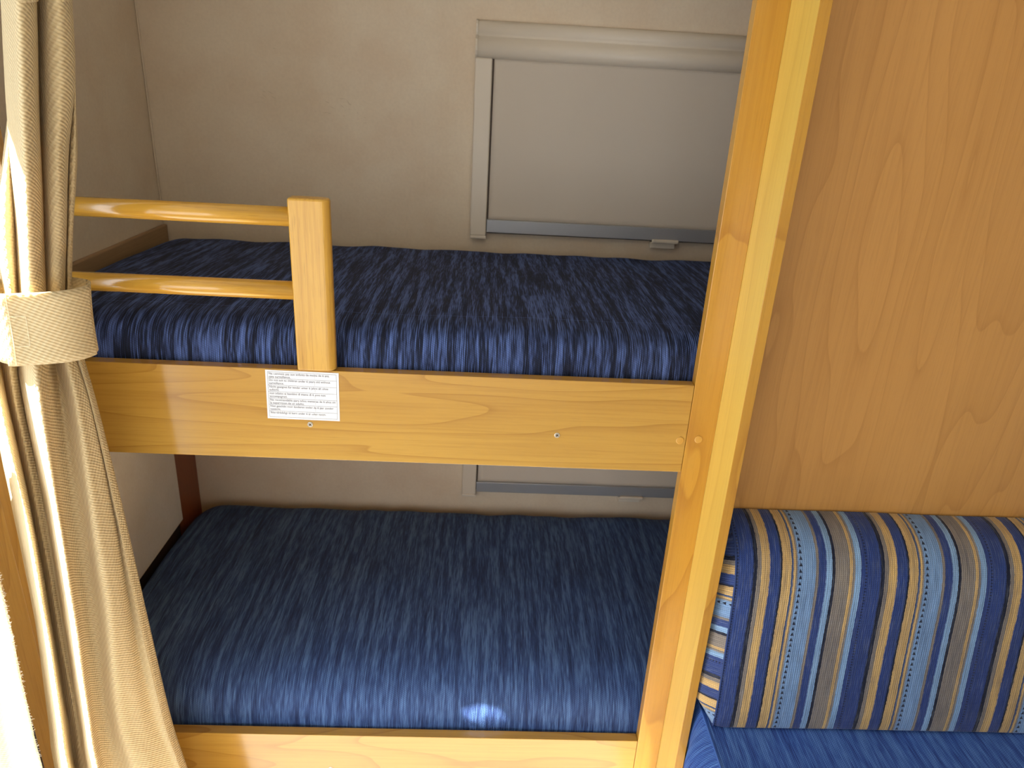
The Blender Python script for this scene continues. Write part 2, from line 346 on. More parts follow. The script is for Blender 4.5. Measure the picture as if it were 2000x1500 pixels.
LO=[
[ (-0.6496,-0.048,1.2061),(-0.6370,-0.068,1.2132),(-0.6080,-0.106,1.2268),(-0.6248,-0.078,1.2170),(-0.6358,-0.063,1.2116),(-0.6330,-0.068,1.2134),(-0.6114,-0.088,1.2208),(-0.6077,-0.078,1.2177),(-0.6137,-0.063,1.2126),(-0.5998,-0.078,1.2181),(-0.5562,-0.115,1.2320),(-0.5479,-0.104,1.2288),(-0.5672,-0.058,1.2131),(-0.5582,-0.064,1.2154),(-0.5381,-0.084,1.2228),(-0.5319,-0.079,1.2215),(-0.5303,-0.075,1.2203),(-0.5294,-0.073,1.2197),(-0.5232,-0.078,1.2216),(-0.5250,-0.068,1.2182) ],
[ (-0.6559,-0.064,1.1675),(-0.6430,-0.084,1.1755),(-0.6085,-0.122,1.1911),(-0.6207,-0.094,1.1802),(-0.6279,-0.079,1.1743),(-0.6217,-0.084,1.1764),(-0.6001,-0.104,1.1848),(-0.5997,-0.094,1.1811),(-0.6071,-0.079,1.1752),(-0.6031,-0.082,1.1765),(-0.5526,-0.129,1.1961),(-0.5462,-0.113,1.1905),(-0.5613,-0.074,1.1754),(-0.5509,-0.080,1.1781),(-0.5265,-0.105,1.1884),(-0.5203,-0.100,1.1868),(-0.5210,-0.091,1.1835),(-0.5208,-0.089,1.1827),(-0.5146,-0.094,1.1848),(-0.5164,-0.084,1.1811) ],
[ (-0.6583,-0.070,1.0942),(-0.6459,-0.090,1.1038),(-0.6003,-0.138,1.1274),(-0.6052,-0.120,1.1191),(-0.6235,-0.090,1.1047),(-0.6208,-0.090,1.1048),(-0.6002,-0.110,1.1147),(-0.6004,-0.100,1.1102),(-0.6031,-0.090,1.1056),(-0.5776,-0.120,1.1202),(-0.5383,-0.157,1.1386),(-0.5416,-0.131,1.1267),(-0.5492,-0.100,1.1124),(-0.5385,-0.101,1.1133),(-0.5150,-0.121,1.1233),(-0.5103,-0.111,1.1190),(-0.5082,-0.102,1.1150),(-0.5109,-0.095,1.1117),(-0.5053,-0.100,1.1142),(-0.5063,-0.090,1.1096) ],
[ (-0.6698,-0.060,0.9224),(-0.6429,-0.100,0.9488),(-0.5931,-0.148,0.9811),(-0.6067,-0.120,0.9628),(-0.6249,-0.090,0.9431),(-0.6235,-0.090,0.9432),(-0.6059,-0.105,0.9533),(-0.6022,-0.100,0.9503),(-0.5979,-0.100,0.9505),(-0.5761,-0.125,0.9671),(-0.5413,-0.162,0.9919),(-0.5483,-0.141,0.9783),(-0.5480,-0.120,0.9650),(-0.5379,-0.116,0.9629),(-0.5147,-0.131,0.9732),(-0.5068,-0.121,0.9672),(-0.5029,-0.107,0.9585),(-0.5062,-0.095,0.9508),(-0.4990,-0.100,0.9542),(-0.4967,-0.090,0.9479) ],
[ (-0.6762,-0.060,0.7333),(-0.6492,-0.100,0.7677),(-0.5923,-0.158,0.8182),(-0.6080,-0.130,0.7942),(-0.6292,-0.095,0.7642),(-0.6269,-0.095,0.7643),(-0.6095,-0.110,0.7774),(-0.6069,-0.105,0.7733),(-0.5997,-0.110,0.7777),(-0.5789,-0.135,0.7994),(-0.5424,-0.172,0.8316),(-0.5478,-0.151,0.8138),(-0.5499,-0.130,0.7961),(-0.5391,-0.126,0.7931),(-0.5150,-0.141,0.8065),(-0.5049,-0.131,0.7984),(-0.5012,-0.117,0.7868),(-0.5035,-0.100,0.7725),(-0.4915,-0.105,0.7771),(-0.4890,-0.090,0.7646) ],
[ (-0.6938,-0.060,0.5171),(-0.6662,-0.100,0.5607),(-0.6020,-0.163,0.6299),(-0.6155,-0.135,0.5996),(-0.6361,-0.100,0.5615),(-0.6328,-0.100,0.5616),(-0.6148,-0.115,0.5781),(-0.6100,-0.115,0.5783),(-0.6033,-0.120,0.5838),(-0.5870,-0.140,0.6057),(-0.5500,-0.177,0.6463),(-0.5559,-0.156,0.6237),(-0.5550,-0.140,0.6066),(-0.5474,-0.136,0.6025),(-0.5254,-0.146,0.6138),(-0.5129,-0.136,0.6034),(-0.5032,-0.127,0.5940),(-0.4930,-0.110,0.5761),(-0.4811,-0.105,0.5710),(-0.4786,-0.090,0.5550) ],
[ (-0.7035,-0.060,0.3970),(-0.6764,-0.100,0.4458),(-0.6056,-0.168,0.5292),(-0.6221,-0.135,0.4891),(-0.6444,-0.100,0.4465),(-0.6410,-0.100,0.4466),(-0.6218,-0.115,0.4651),(-0.6116,-0.120,0.4713),(-0.6056,-0.125,0.4775),(-0.5891,-0.145,0.5019),(-0.5507,-0.182,0.5473),(-0.5541,-0.161,0.5220),(-0.5505,-0.145,0.5028),(-0.5385,-0.141,0.4983),(-0.5176,-0.146,0.5048),(-0.5010,-0.136,0.4932),(-0.4886,-0.122,0.4767),(-0.4760,-0.110,0.4625),(-0.4669,-0.105,0.4568),(-0.4654,-0.090,0.4388) ],
[ (-0.7101,-0.060,0.1288),(-0.6848,-0.100,0.1889),(-0.6111,-0.168,0.2916),(-0.6280,-0.135,0.2421),(-0.6502,-0.100,0.1895),(-0.6466,-0.100,0.1896),(-0.6266,-0.115,0.2123),(-0.6159,-0.120,0.2199),(-0.6097,-0.125,0.2275),(-0.5928,-0.145,0.2576),(-0.5517,-0.182,0.3135),(-0.5526,-0.161,0.2822),(-0.5460,-0.145,0.2584),(-0.5293,-0.141,0.2527),(-0.5053,-0.146,0.2606),(-0.4832,-0.136,0.2460),(-0.4643,-0.122,0.2254),(-0.4508,-0.110,0.2077),(-0.4369,-0.105,0.2005),(-0.4332,-0.090,0.1782) ],
]
SIDE=[
[ (-0.8988,-0.060,1.0400),(-0.8331,-0.100,1.0625),(-0.8152,-0.090,1.0583),(-0.7659,-0.115,1.0727),(-0.7521,-0.100,1.0658),(-0.7111,-0.125,1.0799),(-0.6953,-0.120,1.0781),(-0.6640,-0.138,1.0883),(-0.6456,-0.150,1.0950),(-0.6588,-0.138,1.0885) ],
[ (-0.9139,-0.060,0.9132),(-0.8464,-0.100,0.9411),(-0.8274,-0.090,0.9355),(-0.7765,-0.115,0.9533),(-0.7616,-0.100,0.9443),(-0.7194,-0.125,0.9617),(-0.7028,-0.120,0.9592),(-0.6677,-0.138,0.9719),(-0.6469,-0.150,0.9803),(-0.6609,-0.138,0.9722) ],
[ (-0.9278,-0.060,0.7840),(-0.8584,-0.100,0.8173),(-0.8382,-0.090,0.8102),(-0.7858,-0.115,0.8314),(-0.7698,-0.100,0.8203),(-0.7265,-0.125,0.8412),(-0.7089,-0.120,0.8379),(-0.6728,-0.138,0.8530),(-0.6493,-0.150,0.8631),(-0.6629,-0.138,0.8534) ],
[ (-0.9422,-0.060,0.6892),(-0.8713,-0.100,0.7265),(-0.8503,-0.090,0.7184),(-0.7967,-0.115,0.7421),(-0.7799,-0.100,0.7294),(-0.7334,-0.125,0.7528),(-0.7152,-0.120,0.7490),(-0.6783,-0.138,0.7660),(-0.6528,-0.150,0.7773),(-0.6666,-0.138,0.7663) ],
[ (-0.9594,-0.060,0.5663),(-0.8865,-0.100,0.6087),(-0.8646,-0.090,0.5993),(-0.8093,-0.115,0.6261),(-0.7892,-0.100,0.6115),(-0.7406,-0.125,0.6382),(-0.7216,-0.120,0.6336),(-0.6822,-0.138,0.6529),(-0.6559,-0.150,0.6658),(-0.6700,-0.138,0.6533) ],
[ (-0.9849,-0.060,0.3904),(-0.9093,-0.100,0.4402),(-0.8841,-0.090,0.4288),(-0.8267,-0.115,0.4602),(-0.8024,-0.100,0.4428),(-0.7521,-0.125,0.4740),(-0.7302,-0.120,0.4685),(-0.6893,-0.138,0.4911),(-0.6612,-0.150,0.5062),(-0.6764,-0.138,0.4914) ],
[ (-1.0174,-0.060,0.1237),(-0.9378,-0.100,0.1847),(-0.9102,-0.090,0.1702),(-0.8494,-0.115,0.2085),(-0.8208,-0.100,0.1866),(-0.7660,-0.125,0.2249),(-0.7403,-0.120,0.2178),(-0.6972,-0.138,0.2454),(-0.6676,-0.150,0.2638),(-0.6833,-0.138,0.2456) ],
]
# ------------------------------------------------------------------ the room shell
WB = 0.685          # inner face of the wall behind the bunks
XL = -0.725         # left wall of the bunk recess
structure('floor', box(-1.25, 2.3, -1.75, 0.85, -0.05, 0.0), FLOORM)
structure('ceiling', box(-1.05, 2.3, -1.75, 0.85, 2.08, 2.13), PLASTER)
structure('wall_back', box(-0.80, 2.2, WB, WB+0.05, 0.0, 2.08), WALL)
bm = box(XL-0.04, XL, 0.02, WB, 0.0, 2.08)
structure('wall_left', bm, WALL)
structure('trim_1', box(XL+0.0005, XL+0.004, WB-0.005, WB-0.0005, 1.22, 2.08, bevel=0.0015), WALL)   # corner bead
# walls around the aisle: entrance door on the left, window behind the camera
bm = box(-1.05, -1.00, -1.65, -1.06, 0, 2.08); add_box(bm, -1.05, -1.00, -0.14, 0.70, 0, 1.60); add_box(bm, -1.05, -1.00, -1.06, -0.14, 2.07, 2.08)
add_box(bm, -1.05, -1.00, -0.14, 0.70, 1.80, 2.08); add_box(bm, -1.05, -1.00, -0.06, 0.70, 1.60, 1.80)
# added thin jamb plate; its chink is invented to shape one sun fleck
outer = [(-0.14, 1.60), (-0.06, 1.60), (-0.06, 1.80), (-0.14, 1.80)]
inner = [(-0.0945, 1.640), (-0.0870, 1.652), (-0.0880, 1.705), (-0.0985, 1.770)]
for xx in (-1.0, -1.001):
    O = [bm.verts.new((xx, a, b)) for a, b in outer]; I = [bm.verts.new((xx, a, b)) for a, b in inner]
    for k in range(4): bm.faces.new((O[k], O[(k+1) % 4], I[(k+1) % 4], I[k]))
structure('wall_doorway', bm, WALLW)
bm = box(-1.05, 2.2, -1.70, -1.65, 0, 0.62); add_box(bm, -1.05, 2.2, -1.70, -1.65, 1.34, 2.08)
add_box(bm, -1.05, -0.98, -1.70, -1.65, 0.62, 1.34); add_box(bm, 0.34, 2.2, -1.70, -1.65, 0.62, 1.34)
structure('wall_front', bm, WALLW)
structure('wall_right', box(2.15, 2.2, -1.65, WB, 0, 2.08), WALLW)
structure('wall_dark_gap', box(-0.9995, -0.775, 0.03, 0.06, 0, 2.08), DARK)  # dark sheet standing in for the shaded opening left of the upright
# ------------------------------------------------------------------ bunk frame
bunk = thing('bunk_bed_frame', (-0.1, 0.3, 0.0), 'honey beech laminate bunk bed frame with two side boards and a tall upright', 'bunk bed')
XS, XB, XF = 0.3333, 0.3763, 0.3905
def side_board(z0, z1, lab):
    o = obj('side_board', box(-0.72, XS-0.0006, 0.0, 0.018, z0, z1, bevel=0.0007, seg=2), BOARD, bunk)
    return o
up_b = side_board(0.9957, 1.1437, '')
lo_b = side_board(0.10, 0.4193, '')
obj('upright', box(XS, XB, -0.0006, 0.018, 0.0, 2.075, bevel=0.0008), STILE, bunk)
dv = obj('divider_panel', box(XB, XF, -0.0894, 0.018, 0.0, 2.075), EDGE, bunk)
obj('front_shade_band', box(XB-0.0002, XF+0.0001, -0.0906, -0.0895, 0.0, 2.075, bevel=0.0004), STILE, dv)  # darker front than the divider's side: dimmer frontal light put into the colour
obj('upright', box(-0.772, -0.722, -0.0015, 0.029, 0.0, 2.075, bevel=0.001), GLOSS, bunk)
obj('upright', box(-0.7215, -0.615, -0.0155, -0.0004, 0.0, 2.075, bevel=0.001), GLOSS, bunk)
# boards that carry the mattresses
obj('bunk_base', box(-0.70, 1.70, 0.020, WB-0.004, 1.005, 1.023), BOARD, bunk)
obj('bunk_base', box(-0.70, 1.70, 0.020, WB-0.004, 0.285, 0.303), BOARD, bunk)
# brown strip along the left wall under the upper mattress, corner strip and gap-shade strip in the lower bunk
obj('brown_strip', box(XL, XL+0.010, 0.020, WB-0.002, 1.024, 1.2150, bevel=0.003), BROWN, bunk)
obj('corner_strip', box(XL, XL+0.006, 0.553, WB-0.002, 0.305, 1.004), REDWOOD, bunk)
obj('end_panel', box(XL, XL+0.014, 0.020, 0.5525, 0.512, 1.004, bevel=0.001), WALLW, bunk)
obj('gap_shade_strip', box(XL, XL+0.004, 0.020, 0.5525, 0.305, 0.5115), DARK, bunk)  # dark strip painted as the shadow in the gap below the panel

# screws and cover caps on the frame
STEEL = plain('screw_steel', (196, 190, 176), 0.35, 0.8)
CAP = plain('beech_plastic_cap', (196, 148, 66), 0.35)
def disc(bm, x, y, z, r, t, n=28, dome=0.0):
    rings = []
    prof = [(r, 0), (r, t*0.5), (r*0.88, t), (r*0.01, t+dome)]
    for (rr, h) in prof:
        rings.append([bm.verts.new((x+rr*math.cos(2*math.pi*k/n), y-h, z+rr*math.sin(2*math.pi*k/n))) for k in range(n)])
    for i in range(len(rings)-1):
        for k in range(n):
            bm.faces.new((rings[i][k], rings[i][(k+1) % n], rings[i+1][(k+1) % n], rings[i+1][k]))
    bm.faces.new(rings[0][::-1]); bm.faces.new(rings[-1])
    bmesh.ops.recalc_face_normals(bm, faces=bm.faces)
    return bm
for k, (x, z) in enumerate(((-0.2438, 1.0552), (0.1321, 1.0524), (-0.2425, 0.3345))):
    sc = obj('screw', disc(bmesh.new(), x, 0.0, z, 0.0043, 0.0008), STEEL, bunk, origin=(x, 0, z))
    b = bmesh.new()
    for a in (math.pi/4+0.2*k, -math.pi/4+0.2*k):
        c_, s_ = math.cos(a), math.sin(a)
        vs = [b.verts.new((x + p*c_ - q*s_, -0.00095, z + p*s_ + q*c_)) for p, q in ((-.0026, -.0006), (.0026, -.0006), (.0026, .0006), (-.0026, .0006))]
        b.faces.new(vs)
    obj('cross_slot', b, DARK, sc)
for x, z, y in ((0.3235, 1.0514, 0.0), (0.3520, 1.0544, -0.0006)):
    obj('cover_cap', disc(bmesh.new(), x, y, z, 0.0062, 0.0011, dome=0.0004), CAP, bunk, origin=(x, 0, z))

# ------------------------------------------------------------------ guard rail on the upper bunk
gr = thing('guard_rail', (-0.43, 0.01, 1.1437), 'varnished wooden guard rail with a thick post and two round bars', 'guard rail')
pts = []
x0, x1, y0, y1 = -0.2572, -0.2020, -0.0035, 0.0215
def arc(cx, cy, r, a0, a1, n, sx=1.0):
    return [(cx + r*sx*math.cos(math.radians(a0+(a1-a0)*i/n)), cy + r*math.sin(math.radians(a0+(a1-a0)*i/n))) for i in range(n+1)]
ra = 0.011
outline = arc(x0+0.003, y0+0.003, 0.003, 180, 270, 4) + arc(x1-ra*1.25, y0+ra, ra, 270, 360, 8, 1.25) + arc(x1-ra*1.25, y1-ra, ra, 0, 90, 8, 1.25) + arc(x0+0.003, y1-0.003, 0.003, 90, 180, 4)
bm = prism(outline, 'z', 1.1445, 1.3915)
top = [e for e in bm.edges if all(abs(v.co.z-1.3915) < 1e-5 for v in e.verts)]
bmesh.ops.bevel(bm, geom=top, offset=0.0035, segments=3, profile=0.5, affect='EDGES')
bot = [e for e in bm.edges if all(abs(v.co.z-1.1445) < 1e-5 for v in e.verts)]
bmesh.ops.bevel(bm, geom=bot, offset=0.0015, segments=2, profile=0.5, affect='EDGES')
po = obj('post', bm, ASH, gr)
for zc in (1.3645, 1.2610):
    bm = bmesh.new(); n = 28; rings = []
    for x in (-0.6148, -0.2568):
        rings.append([bm.verts.new((x, 0.0085+0.0115*math.cos(2*math.pi*k/n), zc+0.0133*math.sin(2*math.pi*k/n))) for k in range(n)])
    for k in range(n):
        f = bm.faces.new((rings[0][k], rings[0][(k+1) % n], rings[1][(k+1) % n], rings[1][k])); f.smooth = True
    bm.faces.new(rings[0][::-1]); bm.faces.new(rings[1]); bmesh.ops.recalc_face_normals(bm, faces=bm.faces)
    obj('round_bar', bm, ASHX, gr)

# ------------------------------------------------------------------ multilingual warning sticker
PAPER = plain('white_sticker_paper', (222, 224, 228), 0.45)
INK = plain('grey_print', (96, 98, 108), 0.6)
TL, TR, BL, BR = Vector((-0.3048, -0.0006, 1.1418)), Vector((-0.1980, -0.0006, 1.1408)), Vector((-0.3066, -0.0006, 1.0633)), Vector((-0.1990, -0.0006, 1.0627))
bm = bmesh.new()
A = [bm.verts.new(p) for p in (BL, BR, TR, TL)]; B = [bm.verts.new(p + Vector((0, 0.0004, 0))) for p in (BL, BR, TR, TL)]
bm.faces.new(A)
bm.faces.new(B[::-1])
for i in range(4): bm.faces.new((A[(i+1) % 4], A[i], B[i], B[(i+1) % 4]))
bmesh.ops.recalc_face_normals(bm, faces=bm.faces)
st = obj('warning_sticker', bm, PAPER, None)
tag(st, 'white printed warning sticker with ruled lines in seven languages on the upper side board', 'sticker')
def spt(u, v, dy=-0.0003):
    a = TL.lerp(TR, u); b = BL.lerp(BR, u); p = a.lerp(b, v); return Vector((p.x, p.y+dy, p.z))
bm = bmesh.new()
def line(u0, v0, u1, v1, w=0.00034):
    a, b = spt(u0, v0), spt(u1, v1); d = (b-a).normalized(); nn = Vector((-d.z, 0, d.x))*w/2
    bm.faces.new([bm.verts.new(p) for p in (a-nn, b-nn, b+nn, a+nn)])
lv = [0.035, 0.165, 0.30, 0.435, 0.57, 0.70, 0.835, 0.962]
for v_ in lv: line(0.03, v_, 0.968, v_)
line(0.03, lv[0], 0.03, lv[-1]); line(0.968, lv[0], 0.968, lv[-1])
for i in range(7): line(0.67, lv[i]+0.05, 0.67, lv[i+1]-0.02, 0.00016)
obj('ruled_table', bm, INK, st)
texts = ["Ne convient pas aux enfants de moins de 6 ans,|sans surveillance.", "Do not suit to children under 6 years old without|surveillance.",
         "Nicht geeignet f\u00fcr kinder unter 6 jahre alt ohne|aufsicht.", "non adatto ai bambini di meno di 6 anni non|accompagnati.",
         "No recomandable para ni\u00f1os menores de 6 a\u00f1os sin|la supervision de un adulto.", "Niet geschikt voor kinderen onder de 6 jaar zonder|toezicht.",
         "Ikke tilr\u00e5deligt til b\u00f8rn under 6 \u00e5r uden opsyn."]
wid = [0.85, 0.86, 0.83, 0.79, 0.93, 0.90, 0.79]
dg = None
def text_mesh(s, name):
    cu = bpy.data.curves.new(name, 'FONT'); cu.body = s; cu.size = 1.0; cu.resolution_u = 2
    to = bpy.data.objects.new(name, cu); C.objects.link(to)
    d = bpy.context.evaluated_depsgraph_get(); d.update()
    me = bpy.data.meshes.new_from_object(to.evaluated_get(d))
    bpy.data.objects.remove(to); bpy.data.curves.remove(cu)
    return me
for i, s in enumerate(texts):
    bm = bmesh.new()
    ls = s.split('|'); scale = None
    for k, t in enumerate(ls):
        me = text_mesh(t, 'lettering')
        xs = [v.co.x for v in me.vertices]
        if scale is None: scale = wid[i]*0.107*0.97/(max(xs)-min(xs))
        b2 = bmesh.new(); b2.from_mesh(me); bpy.data.meshes.remove(me)
        base = spt(0.045, lv[i] + 0.055 + 0.062*k)
        dx = (TR-TL).normalized()
        hs = 0.0052
        for v in b2.verts:
            v.co = base + dx*(v.co.x*scale) + Vector((0, 0, v.co.y*scale*1.12))
        tmp = bpy.data.meshes.new('t'); b2.to_mesh(tmp); b2.free(); bm.from_mesh(tmp); bpy.data.meshes.remove(tmp)
    obj('lettering', bm, INK, st)

# ------------------------------------------------------------------ mattresses
def mattress(prof, x0, x1, mat, name, label, corner=0.05, amp=0.0022, seed=0.0, sag=0.0):
    """prof: (y,z) from the bottom front, over the top, to the bottom back; smooth; x0 end rounded in plan"""
    P = catmull([(a, b, 0) for a, b in prof], 7)
    arc_ = [0.0]
    for i in range(1, len(P)): arc_.append(arc_[-1] + (P[i]-P[i-1]).length)
    ymin = min(p.x for p in P); ymax = max(p.x for p in P); zmin = min(p.y for p in P)
    xs = []
    n = 12
    for k in range(n+1): xs.append(x0 + corner*(1-math.cos(math.pi/2*k/n)))
    m_ = 150
    for k in range(1, m_+1): xs.append(x0+corner + (x1-corner-x0-corner)*k/m_)
    for k in range(1, n+1): xs.append(x1-corner + corner*math.sin(math.pi/2*k/n))
    yc = (ymin+ymax)/2
    rows = []
    ztop = max(p.y for p in P)
    for x in xs:
        e = 0.0
        if x < x0+corner: e = 1-math.sqrt(max(0, 1-((x0+corner-x)/corner)**2))
        if x > x1-corner: e = 1-math.sqrt(max(0, 1-((x-(x1-corner))/corner)**2))
        r = []
        for i, p in enumerate(P):
            y, z = p.x, p.y
            half = (ymax-ymin)/2
            y2 = yc + (y-yc)*(half-corner*e)/half
            z2 = z - e*0.028*max(0, (z-zmin)/(ztop-zmin))**2
            nz = mnoise.noise(Vector((x*5+seed, y*7, z*6)))*amp + mnoise.noise(Vector((x*17+seed, y*6, z*9)))*amp*0.5
            t = max(0, (z-zmin)/(ztop-zmin))
            y2 += nz*(1.6 if t > .3 else 0.3); z2 += nz*t
            if y > ymax-0.06: z2 += mnoise.noise(Vector((x*11+seed, 3, 0)))*0.004*t
            z2 += sag*math.sin(x*9+seed)*0.001*t
            y2 = max(ymin-0.0005, y2)
            r.append(Vector((x, y2, z2)))
        rows.append(r)
    bm = grid(rows, lambda i, j: (xs[i], arc_[j]))
    V = bm.verts
    # end caps
    bm.verts.ensure_lookup_table(); w = len(P)
    for row, flip in ((0, False), (len(xs)-1, True)):
        f = [bm.verts[row*w+j] for j in range(w)]
        f = bm.faces.new(f if flip else f[::-1])
    bmesh.ops.recalc_face_normals(bm, faces=bm.faces)
    o = obj(name, bm, mat, None)
    return tag(o, label, 'mattress')
up = [(0.03, 1.0235), (0.0245, 1.05), (0.0242, 1.12), (0.026, 1.155), (0.033, 1.18), (0.052, 1.197), (0.09, 1.2045), (0.2, 1.207), (0.4, 1.204), (0.58, 1.198), (0.64, 1.194), (0.664, 1.182), (0.672, 1.15), (0.672, 1.06), (0.665, 1.0235)]
mt = mattress(up, -0.702, 1.60, NAVY_SHADED, 'mattress', 'navy chenille mattress, shade-darkened in colour, on the upper bunk, behind the guard rail', 0.045, seed=1.0)
lo = [(0.03, 0.3035), (0.0245, 0.33), (0.0242, 0.40), (0.028, 0.435), (0.044, 0.47), (0.075, 0.496), (0.13, 0.512), (0.25, 0.519), (0.42, 0.517), (0.58, 0.508), (0.64, 0.497), (0.664, 0.48), (0.672, 0.45), (0.672, 0.34), (0.665, 0.3035)]
mattress(lo, -0.703, 1.60, NAVY_LIT, 'mattress', 'navy chenille mattress, coloured lit blue, on the lower bunk, under the upper side board', 0.05, seed=5.0, amp=0.003)
PIPE = plain('navy_thread', (34, 36, 48), 0.8)

# ------------------------------------------------------------------ roller blinds on the back wall
def blind(zb, ht, label):
    """zb: bottom edge of the aluminium bar"""
    xl, xr = -0.0272, 0.872
    zt = zb + ht
    r = thing('roller_blind', ((xl+xr)/2, WB, zb), label, 'blind', 'roller blinds over the two bunk windows')
    cs = [(WB-0.0005, zt-0.002), (WB-0.02, zt+0.0), (WB-0.027, zt+0.006), (WB-0.031, zt+0.014), (WB-0.031, zt+0.024), (WB-0.027, zt+0.034), (WB-0.018, zt+0.0405),
          (WB-0.016, zt+0.0425), (WB-0.0195, zt+0.047), (WB-0.0215, zt+0.054), (WB-0.019, zt+0.063), (WB-0.012, zt+0.0695), (WB-0.004, zt+0.072), (WB-0.0005, zt+0.072)]
    o = obj('cassette', prism(cs, 'x', xl+0.004, xr-0.004), PLASTIC, r)
    for p in o.data.polygons: p.use_smooth = len(p.vertices) == 4
    for xa, xb in ((xl, xl+0.0042), (xr-0.0042, xr)):
        cap = [(a + (0.0 if a > WB-0.001 else -0.0012), b + (0.001 if b > zt+0.03 else -0.001)) for a, b in cs]
        obj('end_cap', prism(cap, 'x', xa, xb), PLASTIC, r)
    for xa, xb, sgn in ((xl, xl+0.0365, 1), (xr-0.0365, xr, -1)):
        ch = obj('side_channel', box(xa, xb, WB-0.022, WB-0.0005, zb-0.0085, zt, bevel=0.0025), PLASTIC, r)
        obj('slit_shade', box(xb, xb+0.004, WB-0.012, WB-0.001, zb+0.002, zt) if sgn > 0 else box(xa-0.004, xa, WB-0.012, WB-0.001, zb+0.002, zt), CREASE, ch)  # dark strip standing in for the shaded slit beside the fabric
        obj('end_stop', box(xa+0.0, xb+0.001, WB-0.0232, WB-0.0007, zb-0.0155, zb-0.008, bevel=0.0018), PLASTIC, r)
    # fabric, very slightly cockled
    rows = []
    for i in range(33):
        z = zb+0.028 + (zt-zb-0.024)*i/32
        rows.append([Vector((xl+0.0405+(xr-xl-0.081)*j/60, WB-0.0135+0.0007*mnoise.noise(Vector((j*0.22, i*0.08, zb*9))), z)) for j in range(61)])
    f = obj('blind_fabric', grid(rows), BLIND, r); solidify(f, 0.0006)
    bar = obj('bottom_bar', box(xl+0.0375, xr-0.0375, WB-0.0215, WB-0.010, zb, zb+0.0285, bevel=0.001), ALU, r)
    bm = bmesh.new()
    add_tube(bm, [(xl+0.038, WB-0.017, zb-0.0012), (xr-0.038, WB-0.017, zb-0.0012)], 0.0011, 8)
    obj('seal', bm, CREASE, bar)
    xc = (xl+xr)/2
    h = obj('catch_handle', box(xc-0.031, xc+0.031, WB-0.030, WB-0.0215, zb-0.005, zb+0.0035, bevel=0.003), PLASTIC, bar)
    obj('wall_catch', box(xc-0.032, xc+0.025, WB-0.018, WB-0.0005, zb-0.0185, zb-0.0045, bevel=0.001), PLASTIC, r)
    return r
blind(1.2345, 0.363, 'beige roller blind with grey bottom bar pulled down behind the upper bunk')
blind(0.5525, 0.363, 'beige roller blind behind the lower bunk, top hidden by the side board')
for nm, z in (('window_1', 1.2345), ('window_2', 0.5525)):
    g = N(nm+'_glass'); g.set(Base_Color=(0.85, 0.88, 0.88, 1), Roughness=0.05)
    structure(nm, box(0.02, 0.82, WB-0.0045, WB-0.0008, z+0.03, z+0.35), g.m)

# light scuffs on the back wall
SC = plain('pale_scuff', (214, 196, 170), 0.8)
bm = bmesh.new(); random.seed(3)
for (cx, cz, k) in ((-0.478, 1.497, 5), (-0.33, 1.488, 9), (-0.44, 1.59, 2), (-0.30, 1.47, 4)):
    for q in range(k):
        x = cx + random.gauss(0, 0.018); z = cz + random.gauss(0, 0.008); L = random.uniform(0.002, 0.009); a = random.uniform(-1.0, 0.1); w = random.uniform(0.0004, 0.001)
        d = Vector((math.cos(a), 0, math.sin(a))); nn = Vector((-d.z, 0, d.x))
        c0 = Vector((x, WB-0.0004, z))
        bm.faces.new([bm.verts.new(c0+p) for p in (-d*L, -nn*w, d*L, nn*w)])
sw = obj('scuff_marks', bm, SC, bpy.data.objects['wall_back'])

# ------------------------------------------------------------------ wood partition and dinette bench on the right
structure('wall_partition', box(XF+0.0003, 2.15, 0.0, 0.018, 0.0, 2.08), PANEL)
T = 0.2045
bench = thing('bench_base', (1.2, -0.3, 0.0), 'honey wood bench base under the blue seat cushion', 'bench')
obj('base_panel', box(0.3965, 0.4105, -0.56, -0.002, 0.0, 0.470, bevel=0.001), BOARD, bench)
obj('base_panel', box(0.4105, 2.10, -0.56, -0.546, 0.0, 0.470, bevel=0.001), BOARD, bench)
obj('seat_board', box(0.4105, 2.10, -0.546, -0.002, 0.452, 0.470), BOARD, bench)
seat = thing('seat_cushion', (1.2, -0.3, 0.4705), 'plain blue chenille seat cushion of the dinette bench at bottom right', 'cushion')
# cover: top and left side, bulging
prof = [(-0.003, 0.572), (-0.03, 0.584), (-0.10, 0.588), (-0.25, 0.589), (-0.42, 0.588), (-0.52, 0.586), (-0.565, 0.570), (-0.58, 0.54), (-0.575, 0.50), (-0.56, 0.471)]
P = catmull([(a, b, 0) for a, b in prof], 6)
ar = [0.0]
for i in range(1, len(P)): ar.append(ar[-1]+(P[i]-P[i-1]).length)
XSL = 0.4055
xs = [XSL + (2.10-XSL)*(k/60) for k in range(61)]
rows = [[Vector((x, p.x, p.y + 0.0015*mnoise.noise(Vector((x*6, p.x*7, 0))))) for p in P] for x in xs]
obj('seat_cover', grid(rows, lambda i, j: (xs[i], ar[j])), SEATF, seat)
rows = []
for k in range(17):
    t = k/16
    r = []
    for p in P:
        z = 0.471 + (p.y-0.471)*(1-t)
        fr = min(1.0, max(0.0, (p.x+0.585)/0.04)); 
        bk = min(1, max(0, (-0.088-p.x)/0.06)); bk = bk*bk*(3-2*bk)
        x = XSL - (0.011+0.0255*bk)*math.sin(math.pi*min(1, t))**0.75*math.sqrt(max(0, min(1, fr)))
        r.append(Vector((x, p.x, z)))
    rows.append(r)
obj('side_gusset', grid(rows, lambda i, j: (ar[j]+3, i/16*0.12)), SEATF, seat)
bm = bmesh.new(); add_tube(bm, [(XSL, p.x, p.y+0.0006) for p in P], 0.0018, 8); obj('seam', bm, SEATF, seat)
